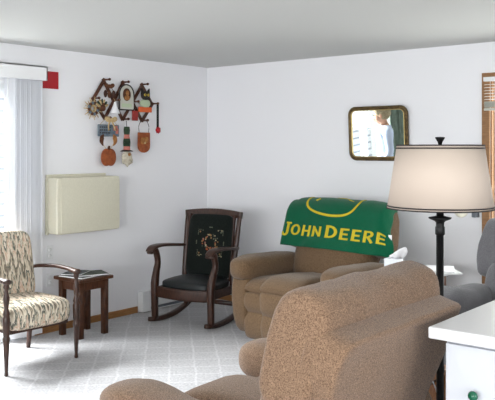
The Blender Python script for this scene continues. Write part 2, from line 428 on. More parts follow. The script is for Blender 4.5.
ht = thing('baseboard_heater', 'low white electric baseboard heater behind the rocking chair', 'heater', (WX, 4.97, 0))
bm = B(); prism(bm, [(.001, .01), (.06, .01), (.06, .05), (.07, .06), (.07, .15), (.05, .17), (.05, .2), (.001, .2)], .02, .97, 'XZ'); obj('housing', bm, M['white_vinyl'], ht, smooth=False, bevel=.003)
bm = B(); box(bm, (.045, .12, .158), (.072, .965, .182)); obj('vent', bm, M['grey_plastic'], ht, smooth=False)
bm = B(); box(bm, (.052, .12, .022), (.064, .965, .046)); obj('lower_vent', bm, M['grey_plastic'], ht, smooth=False)
bm = B(); box(bm, (0, 0, .008), (.076, .11, .205)); obj('end_cap', bm, M['white_vinyl'], ht, smooth=False, bevel=.006)
for z, lab in ((.685, 'white wall plate on the left wall between armchair and air conditioner cover'), (.45, 'white outlet plate low on the left wall behind the side table')):
    o = thing('wall_plate', lab, 'outlet', (WX, 3.955, z))
    bm = B(); box(bm, (0, -.036, -.058), (.006, .036, .058)); obj('plate', bm, M['white_vinyl'], o, smooth=False, bevel=.002)
    for dz in (-.025, .025):
        bm = B(); lathe(bm, [(.016, .006), (.016, .009), (.0, .009)], (0, 0, dz), 12, ax='X'); obj('socket', bm, M['white_vinyl'], o)

# ------------------------------------------------------------------ accordion peg rack and the ornaments on it
RXW = WX
RS = lambda y: 4.418+(y-4.452)*.965
TOP = [(RS(4.58), 2.212), (RS(4.818), 2.205), (RS(5.07), 2.2)]; BOT = [(RS(4.59), 1.862), (RS(4.815), 1.857), (RS(5.07), 1.852)]
MID = [(RS(4.452), 2.035), (RS(4.70), 2.03), (RS(4.945), 2.027), (RS(5.21), 2.02)]
rk = thing('peg_rack', 'brown wooden accordion peg rack hung with ornaments', 'rack', (RXW, 0, 0))
def lath(a, b, x):
    bm = B(); d = Vector((b[0]-a[0], b[1]-a[1])); d.normalize(); n = Vector((-d.y, d.x))*.016
    a = Vector(a)-d*.012; b = Vector(b)+d*.012
    prism(bm, [a+n, b+n, b-n, a-n], x, x+.009); obj('lath', bm, M['peg'], rk, smooth=False, bevel=.002)
for a, b in ((MID[0], TOP[0]), (BOT[0], TOP[1]), (BOT[1], TOP[2]), (BOT[2], MID[3])): lath(a, b, .016)
for a, b in ((MID[0], BOT[0]), (TOP[0], BOT[1]), (TOP[1], BOT[2]), (TOP[2], MID[3])): lath(a, b, .005)
for y, z in TOP+MID+BOT:
    bm = B(); lathe(bm, [(.012, .001), (.012, .03), (.008, .034), (.0075, .085), (.012, .09), (.013, .1), (.009, .107), (0, .108)], (0, y, z), 12, ax='X'); obj('peg', bm, M['peg'], rk)

def orn(name, label, cat, y, z, x=.05): return thing(name, label, cat, (RXW+x, RS(y), z), 0, None)
def blob(bm, c, h, n=2.2, cuts=4, mi=0, f=None, rot=None): return cush(bm, c, h, n, cuts, f, rot, mi)
def cord(bm, pts, r=.0025): return tube(bm, pts, r, 6, 3)
def outline(bm, poly, x, r):
    return tube(bm, [(x, p[0], p[1]) for p in poly]+[(x, *poly[0])], r, 6, 1, smooth_path=False)
def disc(cy, cz, ry, rz, n=20): return [(cy+ry*math.cos(2*PI*i/n), cz+rz*math.sin(2*PI*i/n)) for i in range(n)]

# pine cones on the first top peg
o = orn('pine_cone_cluster', 'three dark pine cones hanging under a brown bow, on the first top peg', 'ornament', 4.60, 2.12)
bm = B()
for s in (-1, 1): blob(bm, (0.02, s*.03, .035), (.012, .034, .02), rot=Matrix.Rotation(s*.5, 3, 'X'))
blob(bm, (.02, 0, .035), (.015, .014, .014)); obj('bow', bm, M['brown'], o)
for dy, mm, dz in ((-.045, 'cone', -.035), (0.0, 'brown', -.04), (.05, 'cone', -.035)):
    bm = B(); lathe(bm, [(0, -.04), (.012, -.03), (.017, -.01), (.018, .005), (.013, .02), (.008, .028), (0, .03)], (.02, dy, dz), 10); cord(bm, [(.02, dy*.3, .03), (.02, dy, dz+.025)]); obj('pine_cone', bm, M[mm], o)
# straw sunburst
o = orn('straw_wreath', 'spiky dried straw wreath on the leftmost peg of the rack', 'ornament', 4.415, 1.94)
bm = B()
for i in range(22):
    a = 2*PI*i/22; r = .085+.02*(i % 2); d = Vector((0, math.cos(a), math.sin(a)))
    tube(bm, [d*.02, d*r+Vector((random.uniform(0, .02), 0, 0))], [.009, .003], 5, 1, smooth_path=False)
obj('straw', bm, M['straw'], o)
bm = B()
for i in range(12):
    a = 2*PI*i/12+.2; blob(bm, (.014, .05*math.cos(a), .05*math.sin(a)), (.012, .015, .015), cuts=3, mi=i % 2)
obj('berry_ring', bm, [M['brown'], M['slate']], o)
# turkey between
o = orn('felt_turkey', 'small brown felt turkey with tan tail, on the left mid peg', 'ornament', 4.50, 1.955, .085)
bm = B()
for i in range(7):
    a = R(20+140*i/6); d = Vector((0, math.cos(a), math.sin(a)))
    sweep(bm, [d*.01, d*.05, d*.075], [(.012, .004), (.015, .004), (.006, .003)], (1, 0, 0), 8, 1, 3, mi=i % 2)
obj('tail', bm, [M['straw'], M['dkgreen']], o)
bm = B(); blob(bm, (.012, 0, -.008), (.02, .026, .03)); blob(bm, (.022, 0, .028), (.011, .011, .013)); obj('body', bm, M['brown'], o)
# arched plaque
o = orn('arched_plaque', 'grey arched plaque with an oval portrait under the middle top peg', 'plaque', 4.826, 2.057)
def arch(w, h0, h1, n=12): return [(-w, -h0), (w, -h0), (w, h1-w)]+[(w*math.cos(PI*i/n), h1-w+w*math.sin(PI*i/n)) for i in range(1, n)]+[(-w, h1-w)]
bm = B(); prism(bm, arch(.09, .115, .125), 0, .012); obj('board', bm, M['pale'], o, smooth=False)
bm = B(); outline(bm, arch(.088, .113, .123), .011, .007); obj('rim', bm, M['piping'], o)
bm = B(); prism(bm, disc(0, .03, .048, .06), .011, .015); obj('oval', bm, M['brown'], o, smooth=False)
bm = B(); blob(bm, (.017, .004, .045), (.006, .02, .024)); blob(bm, (.017, .0, .0), (.006, .032, .024)); obj('portrait', bm, M['tan'], o)
bm = B(); box(bm, (.011, -.06, -.09), (.014, .06, -.055)); obj('caption_panel', bm, M['pale_green'], o, smooth=False)
# white bell
o = orn('white_bell', 'plain white paper bell hanging between the left diamonds', 'ornament', 4.672, 1.945, .04)
bm = B(); lathe(bm, [(0, .07), (.012, .065), (.02, .04), (.034, 0), (.055, -.04), (.05, -.042), (0, -.03)], (.03, 0, 0), 16, scale=(.6, 1)); obj('bell', bm, M['paper'], o)
bm = B(); cord(bm, [(.03, 0, .07), (.02, -.01, .1)]); obj('cord', bm, M['straw'], o)
# black cat on sign
o = orn('black_cat_ornament', 'black cat with yellow eyes over an orange sign, on the right of the rack', 'ornament', 5.065, 2.035)
bm = B(); blob(bm, (.02, 0, .055), (.02, .058, .045))
for s in (-1, 1): prism(bm, [(s*.055, .06), (s*.012, .085), (s*.05, .125)], .012, .026)
obj('cat_head', bm, M['piping'], o)
for s in (-1, 1):
    bm = B(); blob(bm, (.04, s*.022, .06), (.006, .015, .013), cuts=3); e = obj('eye', bm, M['eye'], o)
    bm = B(); blob(bm, (.045, s*.022, .06), (.004, .005, .008), cuts=2); obj('pupil', bm, M['piping'], e)
bm = B(); blob(bm, (.015, 0, -.02), (.018, .068, .04)); obj('collar', bm, M['pale_green'], o)
bm = B(); box(bm, (.005, -.085, -.105), (.02, .085, -.055)); obj('sign', bm, M['bright_orange'], o, smooth=False, bevel=.003)
# red barn tag
o = orn('red_lantern', 'small red block hanging between the middle and right diamonds', 'ornament', 4.925, 1.895, .06)
bm = B(); box(bm, (0, -.032, -.05), (.02, .032, .045)); obj('block', bm, M['red2'], o, smooth=False, bevel=.004)
bm = B(); cord(bm, [(.01, 0, .045), (.005, .005, .09), (0, .012, .125)]); obj('cord', bm, M['piping'], o)
# black ribbon with red end
o = orn('rose_ribbon', 'black ribbon with a red rosette hanging from the rightmost peg', 'ornament', 5.212, 1.885, .09)
bm = B(); box(bm, (0, -.014, -.1), (.004, .014, .13)); obj('ribbon', bm, M['black'], o, smooth=False)
bm = B(); blob(bm, (.008, 0, -.125), (.016, .03, .03), f=lambda u, q: q*(1+.15*math.sin(9*math.atan2(u.y, u.z)))); obj('rosette', bm, M['red'], o)
# slate sign with straw bow
o = orn('painted_sign', 'slate-blue painted sign with a straw bow under the left bottom peg', 'sign', 4.60, 1.745)
bm = B(); box(bm, (0, -.125, -.055), (.014, .125, .055)); obj('board', bm, M['slate'], o, smooth=False, bevel=.006)
bm = B(); box(bm, (.014, .055, .0), (.018, .1, .045)); box(bm, (.014, .08, -.03), (.018, .11, .02)); obj('red_house', bm, M['pink'], o, smooth=False)
bm = B()
for k in range(3):
    for i in range(6): blob(bm, (.016, -.1+i*.022+random.uniform(-.003, .003), .03-k*.026), (.003, .008, .007), cuts=1)
obj('painted_pattern', bm, M['piping'], o)
bm = B(); cord(bm, [(.01, -.1, .055), (.01, -.02, .12), (.01, 0, .13), (.01, .02, .12), (.01, .1, .055)]); obj('hanger', bm, M['straw'], o)
bm = B()
for s in (-1, 1):
    blob(bm, (.045, s*.035, .1), (.012, .04, .024), rot=Matrix.Rotation(s*.35, 3, 'X'))
    sweep(bm, [(.045, 0, .1), (.045, s*.03, .05), (.04, s*.04+.02, 0)], [(.01, .004), (.008, .003)], (1, 0, 0), 6, 1, 3)
blob(bm, (.05, 0, .1), (.016, .016, .016)); obj('bow', bm, M['straw'], o)
# pumpkin with leaves
o = orn('pumpkin_ornament', 'flat orange wooden pumpkin with two leaves below the slate-blue sign', 'ornament', 4.595, 1.52, .05)
bm = B(); blob(bm, (.015, 0, -.02), (.014, .088, .085), 2.4, 7, f=lambda u, q: Vector((q.x*(1+.25*math.cos(u.y*13)), q.y, q.z*(1-.12*math.exp(-(u.y*4)**2))))); obj('pumpkin', bm, M['orange'], o)
bm = B(); tube(bm, [(.015, 0, .05), (.018, .006, .085)], [.014, .01], 8, 3); obj('stem', bm, M['brown'], o)
for s, mm in ((-1, 'brown'), (1, 'tan')):
    bm = B(); sweep(bm, [(.012, s*.055, .19), (.014, s*.075, .16), (.014, s*.08, .125), (.012, s*.06, .085)], [(.003, .004), (.026, .004), (.024, .004), (.003, .003)], (1, 0, 0), 10, 1, 4); cord(bm, [(.012, s*.055, .145), (.011, s*.06, .168)]); lf = obj('leaf', bm, M[mm], o)
for s in (-1, 1):
    bm = B(); cord(bm, [(.01, s*.02, .05), (.01, s*.06, .1)]); obj('cord', bm, M['straw'], o)
# gnome witch with striped hat
o = orn('scarecrow_ornament', 'hanging figure in a tall green and rose striped hat with wool beard', 'ornament', 4.81, 1.62)
bm = B(); prof = []
for i in range(13):
    prof.append((.03+.012*i/12+.004*math.sin(i), .165-.0185*i))
for i in range(len(prof)-1):
    (r0, z0), (r1, z1) = prof[i], prof[i+1]
    lathe(bm, [(r0, z0), (r1, z1)], (.03, 0, 0), 14, mi=(0 if i % 6 < 4 else 1), scale=(.6, 1))
obj('hat', bm, [M['dkgreen'], M['pink']], o)
bm = B(); lathe(bm, [(.02, -.045), (.07, -.062), (.074, -.068), (.04, -.064), (0, -.06)], (.03, 0, 0), 18, scale=(.5, 1)); obj('brim', bm, M['piping'], o)
bm = B(); blob(bm, (.032, 0, -.12), (.03, .06, .06), 2, 6)
for i in range(16):
    a = -1+2*i/15; tube(bm, [(.035, a*.05, -.12), (.04, a*.058, -.17), (.035, a*.035+random.uniform(-.01, .01), -.215+abs(a)*.04)], [.01, .008, .003], 5, 3)
obj('beard', bm, M['fluff'], o)
bm = B(); blob(bm, (.066, 0, -.095), (.014, .012, .016), cuts=3); obj('nose', bm, M['tan'], o)
bm = B(); cord(bm, [(.03, 0, .165), (.02, .004, .22)]); obj('cord', bm, M['piping'], o)
# round plaque on cord
o = orn('round_plaque', 'orange scalloped plaque on a wire handle under the right bottom peg', 'plaque', 5.055, 1.635)
pl = [(-.075, .1), (.075, .1), (.078, -.02)]+[(.078*math.cos(PI*i/10), -.03-.065*math.sin(PI*i/10)) for i in range(1, 10)]+[(-.078, -.02)]
bm = B(); prism(bm, pl, 0, .016); obj('board', bm, M['orange'], o, smooth=False, bevel=.004)
bm = B(); blob(bm, (.018, -.02, .02), (.01, .03, .035)); blob(bm, (.018, .028, .03), (.01, .022, .03)); obj('relief', bm, M['tan'], o)
bm = B(); blob(bm, (.024, .0, .0), (.008, .012, .012), cuts=3); obj('flower', bm, M['straw'], o)
bm = B(); cord(bm, [(.008, -.06, .1), (.008, -.066, .16), (.008, -.03, .215), (.008, .03, .215), (.008, .066, .16), (.008, .06, .1)], .003); obj('handle', bm, M['piping'], o)

# ------------------------------------------------------------------ back wall: mirror, wall phone, mini blind
TILT = R(3.6)
mr = thing('wall_mirror', 'rounded brass framed mirror hanging on the back wall', 'mirror', (-3.357, WY-.006, 1.472))
mr.rotation_euler = (TILT, 0, 0)
def rrect(w, h, r, n=6):
    out = []
    for cx, cz, a0 in ((w-r, h-r, 0), (-w+r, h-r, 90), (-w+r, -h+r, 180), (w-r, -h+r, 270)):
        for i in range(n+1):
            a = R(a0+90*i/n); out.append((cx+r*math.cos(a), cz+r*math.sin(a)))
    return out
def frame_ring(bm, w, h, r, prof, cz, mi=0):
    """prof: (inset, depth) pairs swept round a rounded rectangle"""
    rings = []
    for ins, d in prof:
        rings.append([bm.verts.new((p[0], -d, p[1]+cz)) for p in rrect(w-ins, h-ins, max(r-ins, .004))])
    rings.append(rings[0])
    n = len(rings[0])
    for a, b in zip(rings, rings[1:]):
        for i in range(n):
            f = bm.faces.new((a[i], a[(i+1) % n], b[(i+1) % n], b[i])); f.material_index = mi
MW, MH = .298, .2435
bm = B(); frame_ring(bm, MW, MH, .075, [(0, .0), (0, .016), (.006, .024), (.016, .022), (.022, .017), (.03, .02), (.036, .015), (.038, .008), (.038, 0)], MH); obj('frame', bm, M['brass'], mr)
bm = B(); frame_ring(bm, MW-.031, MH-.031, .046, [(0, .012), (0, .0205), (.004, .022), (.008, .018), (.008, .012)], MH); obj('inner_bead', bm, M['gold'], mr)
bm = B(); prism(bm, [(a, b+MH) for a, b in rrect(MW-.034, MH-.034, .042)], -.012, -.004, 'XZ'); obj('mirror_glass', bm, M['mirror'], mr, smooth=False)

ph = thing('wall_phone', 'dark grey wall phone beside the oak window casing', 'phone', (-2.462, WY, 1.02))
bm = B(); box(bm, (-.028, -.035, 0), (.028, 0, .21)); obj('base', bm, M['grey_plastic'], ph, smooth=False, bevel=.006)
bm = B(); box(bm, (-.02, -.06, .0), (.02, -.035, .2)); obj('handset', bm, M['grey_plastic'], ph, smooth=False, bevel=.008)

mb_ = thing('window_blind', 'white mini blind drawn up at the window top', 'blind', (0, WY-.034, 0))
bm = B(); box(bm, (NX0-.035, -.028, NZ1-.035), (NX1+.035, .012, NZ1-.002)); obj('headrail', bm, M['white_vinyl'], mb_, smooth=False)
bm = B(); box(bm, (NX0-.033, -.02, NZ1-.062), (NX1+.033, .010, NZ1-.060), rot=Matrix.Rotation(R(12), 3, 'X')); sl0 = obj('slat', bm, M['white_vinyl'], mb_, smooth=False)
for i in range(1, 6): d = dup(sl0, mb_); d.location = (0, 0, -.024*i)
bm = B()
for i in range(14): box(bm, (NX0-.033, -.02, NZ1-.20-.0035*i), (NX1+.033, .010, NZ1-.1982-.0035*i))
box(bm, (NX0-.033, -.02, NZ1-.27), (NX1+.033, .010, NZ1-.252)); obj('bottom_rail', bm, M['pale'], mb_, smooth=False)

# ------------------------------------------------------------------ armchair with flame-stitch upholstery (front = -Y local)
ch = thing('armchair', 'wooden armchair in flame-stitch upholstery by the vertical blind', 'armchair', (-4.88, 3.3, 0), R(90))
bm = B(); cush(bm, (0, -.015, .37), (.285, .275, .092), 5, 10, lambda u, q: Vector((q.x, q.y, q.z+(.022*(1-u.x**2)*(1-u.y**2) if u.z > 0 else 0)))); obj('seat', bm, M['flame'], ch)
bm = B(); cush(bm, (0, .265, .665), (.268, .05, .262), 7, 21, lambda u, q: Vector((q.x, q.y+(.014*math.exp(-(q.x/.022)**2) if u.y < 0 else 0), q.z+.012*(1-u.x**2)*(u.z > .5))), Matrix.Rotation(R(-10), 3, 'X')); obj('backrest', bm, M['flame'], ch)
bm = B(); box(bm, (-.25, -.23, .27), (.25, .22, .335)); obj('seat_rail', bm, M['walnut'], ch, smooth=False)
leg_prof = [(.011, 0), (.015, .005), (.012, .03), (.016, .1), (.021, .19), (.022, .235), (.026, .245), (.026, .26), (.02, .275), (.024, .3), (.026, .36), (.026, .40), (.02, .415), (.025, .43), (.02, .45),
            (.014, .47), (.021, .51), (.023, .54), (.015, .575), (.013, .6), (.02, .612), (.02, .63), (.016, .64)]
for s in (-1, 1):
    bm = B(); lathe(bm, leg_prof, (s*.3, -.265, 0), 16); obj('front_leg', bm, M['mahogany'], ch)
    bm = B(); sweep(bm, [(s*.24, .22, .36), (s*.24, .235, .2), (s*.245, .27, 0)], [(.02, .02), (.018, .018), (.014, .014)], (0, 1, 0), 10, .5); obj('rear_leg', bm, M['walnut'], ch)
    bm = B(); sweep(bm, [(s*.26, .29, .632), (s*.285, .18, .655), (s*.305, 0, .668), (s*.305, -.15, .664), (s*.3, -.24, .655), (s*.3, -.295, .652)], [(.012, .012), (.016, .014), (.018, .015), (.018, .015), (.024, .017), (.022, .015)], (0, 0, 1), 12, .7); obj('arm', bm, M['walnut'], ch)
    bm = B(); lathe(bm, [(0, 0), (.024, .002), (.03, .012), (.03, .024), (.022, .034), (0, .037)], (s*.3, -.272, .634), 14); obj('arm_knob', bm, M['mahogany'], ch)

# ------------------------------------------------------------------ side table
st = thing('side_table', 'small dark wooden side table next to the armchair', 'table', (-5.165, 4.107, 0))
bm = B(); box(bm, (-.18, -.18, .47), (.18, .18, .5)); obj('tabletop', bm, M['table_wood'], st, smooth=False, bevel=.008)
bm = B(); box(bm, (-.135, -.145, .395), (.135, .145, .47)); obj('apron', bm, M['table_wood'], st, smooth=False, bevel=.003)
for sx in (-1, 1):
    for sy in (-1, 1):
        bm = B(); sweep(bm, [(sx*.118, sy*.13, .47), (sx*.118, sy*.13, 0)], [(.027, .027), (.025, .025)], (0, 1, 0), 12, .35, 1); obj('leg', bm, M['table_wood'], st)
def magazine(name, label, loc, rz, w, h, t, cover, cat='magazine', group=None):
    o = thing(name, label, cat, loc, rz, group)
    bm = B(); box(bm, (-w/2+.002, -h/2+.002, .001), (w/2-.001, h/2-.002, t-.001)); obj('pages', bm, M['paper'], o, smooth=False)
    bm = B(); prism(bm, [(-w/2, 0), (w/2, 0), (w/2, .0012), (-w/2+.0015, .0012), (-w/2+.0015, t-.0012), (w/2, t-.0012), (w/2, t), (-w/2, t)], -h/2, h/2, 'XZ'); obj('cover', bm, M[cover], o, smooth=False)
    return o
magazine('magazine', 'dark covered magazine at the bottom of the side table pile', (-5.155, 4.09, .5), R(8), .27, .30, .012, 'mag_dark')
magazine('magazine', 'green covered magazine lying on the right of the side table', (-5.12, 4.13, .512), R(-22), .22, .28, .01, 'mag_green')
magazine('magazine', 'slate and white magazine lying on the left of the side table pile', (-5.2, 4.05, .522), R(30), .17, .24, .008, 'mag_blue')

# ------------------------------------------------------------------ rocking chair (front = -Y local)
rc = thing('rocking_chair', 'dark wooden rocking chair with floral embroidered black back', 'rocking chair', (-4.755, 5.10, 0), R(10))
def runner(s):
    bm = B(); pts = []
    for i in range(13):
        t = i/12; y = -.34+.80*t; z = .022+.40*(y+.10)**2*(1.15 if y > -.1 else 1.0)
        pts.append((s*.3, y, z))
    sweep(bm, pts, [(.022, .02), (.024, .024), (.022, .018)], (0, 0, 1), 10, .5, 1); return bm
for s in (-1, 1):
    obj('rocker', runner(s), M['mahogany'], rc)
    bm = B(); sweep(bm, [(s*.3, -.26, .035), (s*.3, -.265, .2), (s*.3, -.262, .36), (s*.305, -.235, .46), (s*.31, -.205, .54), (s*.312, -.225, .63), (s*.312, -.26, .672)],
                    [(.026, .026), (.027, .028), (.03, .034), (.026, .028), (.024, .024), (.024, .024), (.026, .022)], (0, 1, 0), 12, .45, 5); obj('front_leg', bm, M['mahogany'], rc)
    bm = B(); sweep(bm, [(s*.272, .2, .36), (s*.28, .215, .2), (s*.295, .24, .075)], [(.022, .024), (.02, .022), (.02, .022)], (0, 1, 0), 10, .45, 3); obj('rear_leg', bm, M['mahogany'], rc)
    bm = B(); sweep(bm, [(s*.285, .225, .655), (s*.3, .12, .665), (s*.312, -.02, .68), (s*.318, -.17, .69), (s*.318, -.27, .682), (s*.316, -.315, .655), (s*.315, -.31, .63)],
                    [(.018, .014), (.03, .014), (.036, .015), (.04, .016), (.042, .018), (.04, .018), (.034, .012)], (0, 0, 1), 12, .55, 5); obj('arm', bm, M['mahogany'], rc)
    bm = B(); sweep(bm, [(s*.265, .155, .24), (s*.27, .185, .5), (s*.283, .23, .78), (s*.29, .262, .955)], [(.022, .024), (.021, .022), (.02, .018), (.018, .014)], (0, 1, 0), 10, .4, 4); obj('back_post', bm, M['mahogany'], rc)
bm = B(); sweep(bm, [(-.31, .262, .955), (-.15, .278, .972), (0, .284, .978), (.15, .278, .972), (.31, .262, .955)], [(.016, .032)], (0, .1, 1), 12, .4, 5); obj('crest_rail', bm, M['mahogany'], rc)
bm = B(); sweep(bm, [(-.3, -.255, .285), (-.1, -.285, .28), (.1, -.285, .28), (.3, -.255, .285)], [(.016, .05)], (0, 0, 1), 12, .35, 4); obj('front_rail', bm, M['mahogany'], rc)
for s in (-1, 1):
    bm = B(); box(bm, (s*.285-.013, -.25, .25), (s*.285+.013, .2, .325)); obj('side_rail', bm, M['mahogany'], rc, smooth=False, bevel=.004)
bm = B(); sweep(bm, [(-.29, .31, .115), (.29, .31, .115)], [(.015, .02)], (0, 0, 1), 10, .5, 2, smooth_path=False); obj('stretcher', bm, M['mahogany'], rc)
bm = B(); cush(bm, (0, -.045, .345), (.268, .225, .045), 5, 8, lambda u, q: Vector((q.x, q.y, q.z+(.03*(1-u.x**2)*(1-u.y**2) if u.z > 0 else 0)))); obj('seat', bm, M['leather'], rc)
LB = R(-8.5)
bm = B(); cush(bm, (0, 0, 0), (.246, .028, .30), 8, 9); bkm = obj('backrest', bm, M['velvet'], rc, loc=(0, .205, .66), rot=(LB, 0, 0))
bm = B()
for s in (-1, 1): box(bm, (s*.238, -.020, -.3), (s*.252, .012, .3))
box(bm, (-.25, -.020, -.31), (.25, .012, -.29)); obj('back_frame', bm, M['walnut'], bkm, smooth=False)
rnd = random.Random(3); EM = [M['emb_cream'], M['emb_rust'], M['emb_tan'], M['emb_rose'], M['emb_sage']]
def petal(bm, x, z, r, mi): cush(bm, (x, -.0265, z), (r, .004, r), 2, 2, None, None, mi)
bm = B()
for i in range(46):
    a = 2*PI*i/46; rr = .066+rnd.uniform(-.02, .02)
    petal(bm, .01+rr*math.cos(a)*1.05, .03+rr*math.sin(a), rnd.uniform(.005, .011), rnd.choice([0, 0, 1, 2, 2, 3, 4]))
obj('flower_wreath', bm, EM, bkm)
for cx, cz in ((-.125, .15), (.145, .15), (-.125, -.09), (.145, -.09)):
    bm = B(); sx = 1 if cx > 0 else -1; sz = 1 if cz > 0.03 else -1
    for k in range(5): petal(bm, cx-sx*.013*k, cz+rnd.uniform(-.006, .006), rnd.uniform(.004, .0075), rnd.choice([0, 4, 4]))
    for k in range(1, 4): petal(bm, cx+rnd.uniform(-.004, .004), cz-sz*.015*k, .006, 4)
    petal(bm, cx-sx*.02, cz-sz*.02, .009, rnd.choice([4, 2])); obj('corner_sprig', bm, EM, bkm)
for cx, cz in ((.01, .175), (.01, -.115), (-.14, .03), (.16, .03)):
    bm = B()
    for k in (-1, 0, 1): petal(bm, cx+(.013*k if abs(cx) < .1 else 0), cz+(.013*k if abs(cx) > .1 else 0), .007, 4)
    obj('sprig', bm, EM, bkm)

# ------------------------------------------------------------------ recliners (front = -Y local)
def pad(bm, path, w, th, x0=0, seg=20, k=5, under=.02, nx=.45):
    """a stuffed channel following path (y, z)"""
    P = catmull([(x0, y, z) for y, z in path], k); rings = []; n = len(P)
    for i, p in enumerate(P):
        t = (P[min(i+1, n-1)]-P[max(i-1, 0)]).normalized(); nr = Vector((0, -t.z, t.y))
        if nr.z < 0 and abs(t.y) > .5: nr = -nr
        f = min(1, math.sqrt(max(0, 1-(1-min(i, n-1-i)/2.5)**2))) if min(i, n-1-i) < 2.5 else 1
        f = max(f, .15); ring = []
        for j in range(seg):
            a = 2*PI*(j+.5)/seg; ca, sa = math.cos(a), math.sin(a)
            o = (th if sa > 0 else under)*abs(sa)**.6*f*(1 if sa > 0 else -1)
            q = p+Vector((w*math.copysign(abs(ca)**nx, ca), 0, 0))+nr*o
            q += Vector((0, 0, 1))*wob(q, 9, .004)
            ring.append(bm.verts.new(q))
        rings.append(ring)
    for a, b in zip(rings, rings[1:]):
        for j in range(seg): bm.faces.new((a[j], a[(j+1) % seg], b[(j+1) % seg], b[j]))
    bm.faces.new(rings[0]); bm.faces.new(rings[-1]); return bm

def make_recliner(name, label, loc, rz, m, top=1.12, arm=.68, bw=.455, sag=.05, front=-.50, pw=.48, ax=.43):
    r = thing(name, label, 'recliner', loc, rz)
    seed = Vector((loc[0]*3, loc[1]*2, 0))
    def wr(q, a=.006, s=7): return Vector((noise.noise(q*s+seed), noise.noise(q*s+seed+Vector((9, 0, 0))), noise.noise(q*s+seed+Vector((0, 9, 0)))))*a
    bm = B(); cush(bm, (0, .02, .21), (.46, .40, .17), 8, 6); obj('base', bm, m, r)
    path_c = [(.2, .46), (-.1, .49), (-.33, .50), (-.43, .475), (-.482, .41), (-.478, .30), (-.452, .245), (-.475, .17), (-.462, .08), (-.43, .035)]
    bm = B(); pad(bm, path_c, .185+(ax-.43)*.5, .07); obj('seat_pad', bm, m, r)
    path_s = [(.2, .44), (-.1, .46), (-.32, .465), (-.405, .44), (-.45, .37), (-.45, .30), (-.425, .245), (-.45, .17), (-.44, .08), (-.415, .035)]
    for s in (-1, 1):
        bm = B(); pad(bm, path_s, .1+(ax-.43)*.4, .062, s*(.265+(ax-.43)*.7)); obj('side_pad', bm, m, r)
        bm = B()
        def fa(u, q):
            q = Vector(q); q.y -= .03*(1-u.z**2); q.x += s*.02*u.z*(u.x*s > 0); return q+wr(q+Vector((s, 0, 0)))
        cush(bm, (s*ax, -.02, .31), (.105, .42, .275), 6, 9, fa); ab = obj('arm', bm, m, r)
        bm = B(); ln = (.30-front)/2
        def fp(u, q):
            q = Vector(q); fr = max(0, -u.y)
            if u.z < 0: q.z *= 1+.5*fr**2
            q.z -= sag*max(0, min(1, (u.y+.62)/.5))          # the pad sinks behind its stuffed front
            q.x *= 1+.10*fr-.08*max(0, u.y)
            return q+wr(q+Vector((s*2, 0, 0)), .006, 9)
        cush(bm, (s*(ax+.005), .30-ln, arm-.105), (.135, ln, .105), 3.0, 12, fp, n2=2.8); obj('arm_pad', bm, m, ab)
    lean = Matrix.Rotation(R(-16), 3, 'X')
    bm = B()
    def fl(u, q): q = Vector(q); q.y -= .02*math.cos(u.x*1.4); return q+wr(q, .006, 7)
    cush(bm, (0, .215, .62), (.40, .13, .2), 4, 9, fl, lean); obj('lumbar_pillow', bm, m, r)
    hh = .22
    bm = B()
    def fh(u, q):
        q = Vector(q); q.x *= 1+.05*(-u.z)
        q.y += .02*max(0, -u.z)*(u.y > 0)
        return q+wr(q, .012, 5)+wr(q, .004, 16)
    cush(bm, (0, .315, top-.215), (bw, .12, hh), 13, 20, fh, lean, n2=2.8); hp = obj('head_pillow', bm, m, r)
    bm = B()
    zt = top-.125; zb = .16; zc = (zt+zb)/2; hz = (zt-zb)/2
    def fr_(u, q):
        q = Vector(q); q.x *= .45+.55*min(1, (u.z+1)*.62)
        lip = max(0, (u.z-.80)/.20)
        if u.y > 0: q.y += .02*lip
        return q+wr(q, .007, 5)
    cush(bm, (0, .345-(zt-zc-.2)*.287+.06, zc), (pw, .075, hz/.961), 16, 18, fr_, lean); rp = obj('rear_panel', bm, m, r)
    for sx in (-1, 1):
        for sy in (-1, 1):
            bm = B(); lathe(bm, [(.03, 0), (.03, .04), (.025, .06)], (sx*.34, sy*.28, 0), 12); obj('foot', bm, M['black'], r)
    return r, hp

r1, hp1 = make_recliner('recliner', 'brown plush recliner under the green blanket near the back wall', (-3.485, 5.19, 0), R(-5), M['plush_old'], top=1.125, sag=.015, arm=.70, bw=.505, pw=.36, ax=.475)
r2, hp2 = make_recliner('recliner', 'brown plush recliner in front, seen from behind beside the counter', (-1.80, 2.48, 0), R(-90), M['plush'], top=1.108, front=-.60, arm=.668, bw=.452, pw=.452)
r3, hp3 = make_recliner('recliner', 'grey plush recliner below the window at the right', (-1.66, 4.97, 0), R(0), M['grey_plush'], top=1.09, arm=.695, bw=.47)

# ------------------------------------------------------------------ green blanket draped over the far recliner's back
bpy.context.view_layer.update()
bl = thing('throw_blanket', 'green knit blanket with yellow lettering draped over the far recliner', 'blanket', tuple(r1.location), r1.rotation_euler.z)
bvh = []
for o in r1.children_recursive:
    if o.type == 'MESH':
        me = o.data; mw = r1.matrix_world.inverted() @ o.matrix_world
        bvh.append(BVHTree.FromPolygons([mw @ v.co for v in me.vertices], [list(p.vertices) for p in me.polygons]))
PATH = [(.105, .735), (.125, .80), (.15, .88), (.175, .96), (.2, 1.04), (.24, 1.105), (.30, 1.142), (.37, 1.138), (.425, 1.09), (.455, 1.0), (.475, .9), (.48, .82)]
PP = catmull([(0, a, b) for a, b in PATH], 10)
acc = [0]
for a, b in zip(PP, PP[1:]): acc.append(acc[-1]+(b-a).length)
def path_at(d):
    d = max(0, min(d, acc[-1]-1e-6))
    for i in range(len(acc)-1):
        if acc[i+1] >= d:
            t = (d-acc[i])/(acc[i+1]-acc[i]); return PP[i].lerp(PP[i+1], t), (PP[i+1]-PP[i]).normalized()
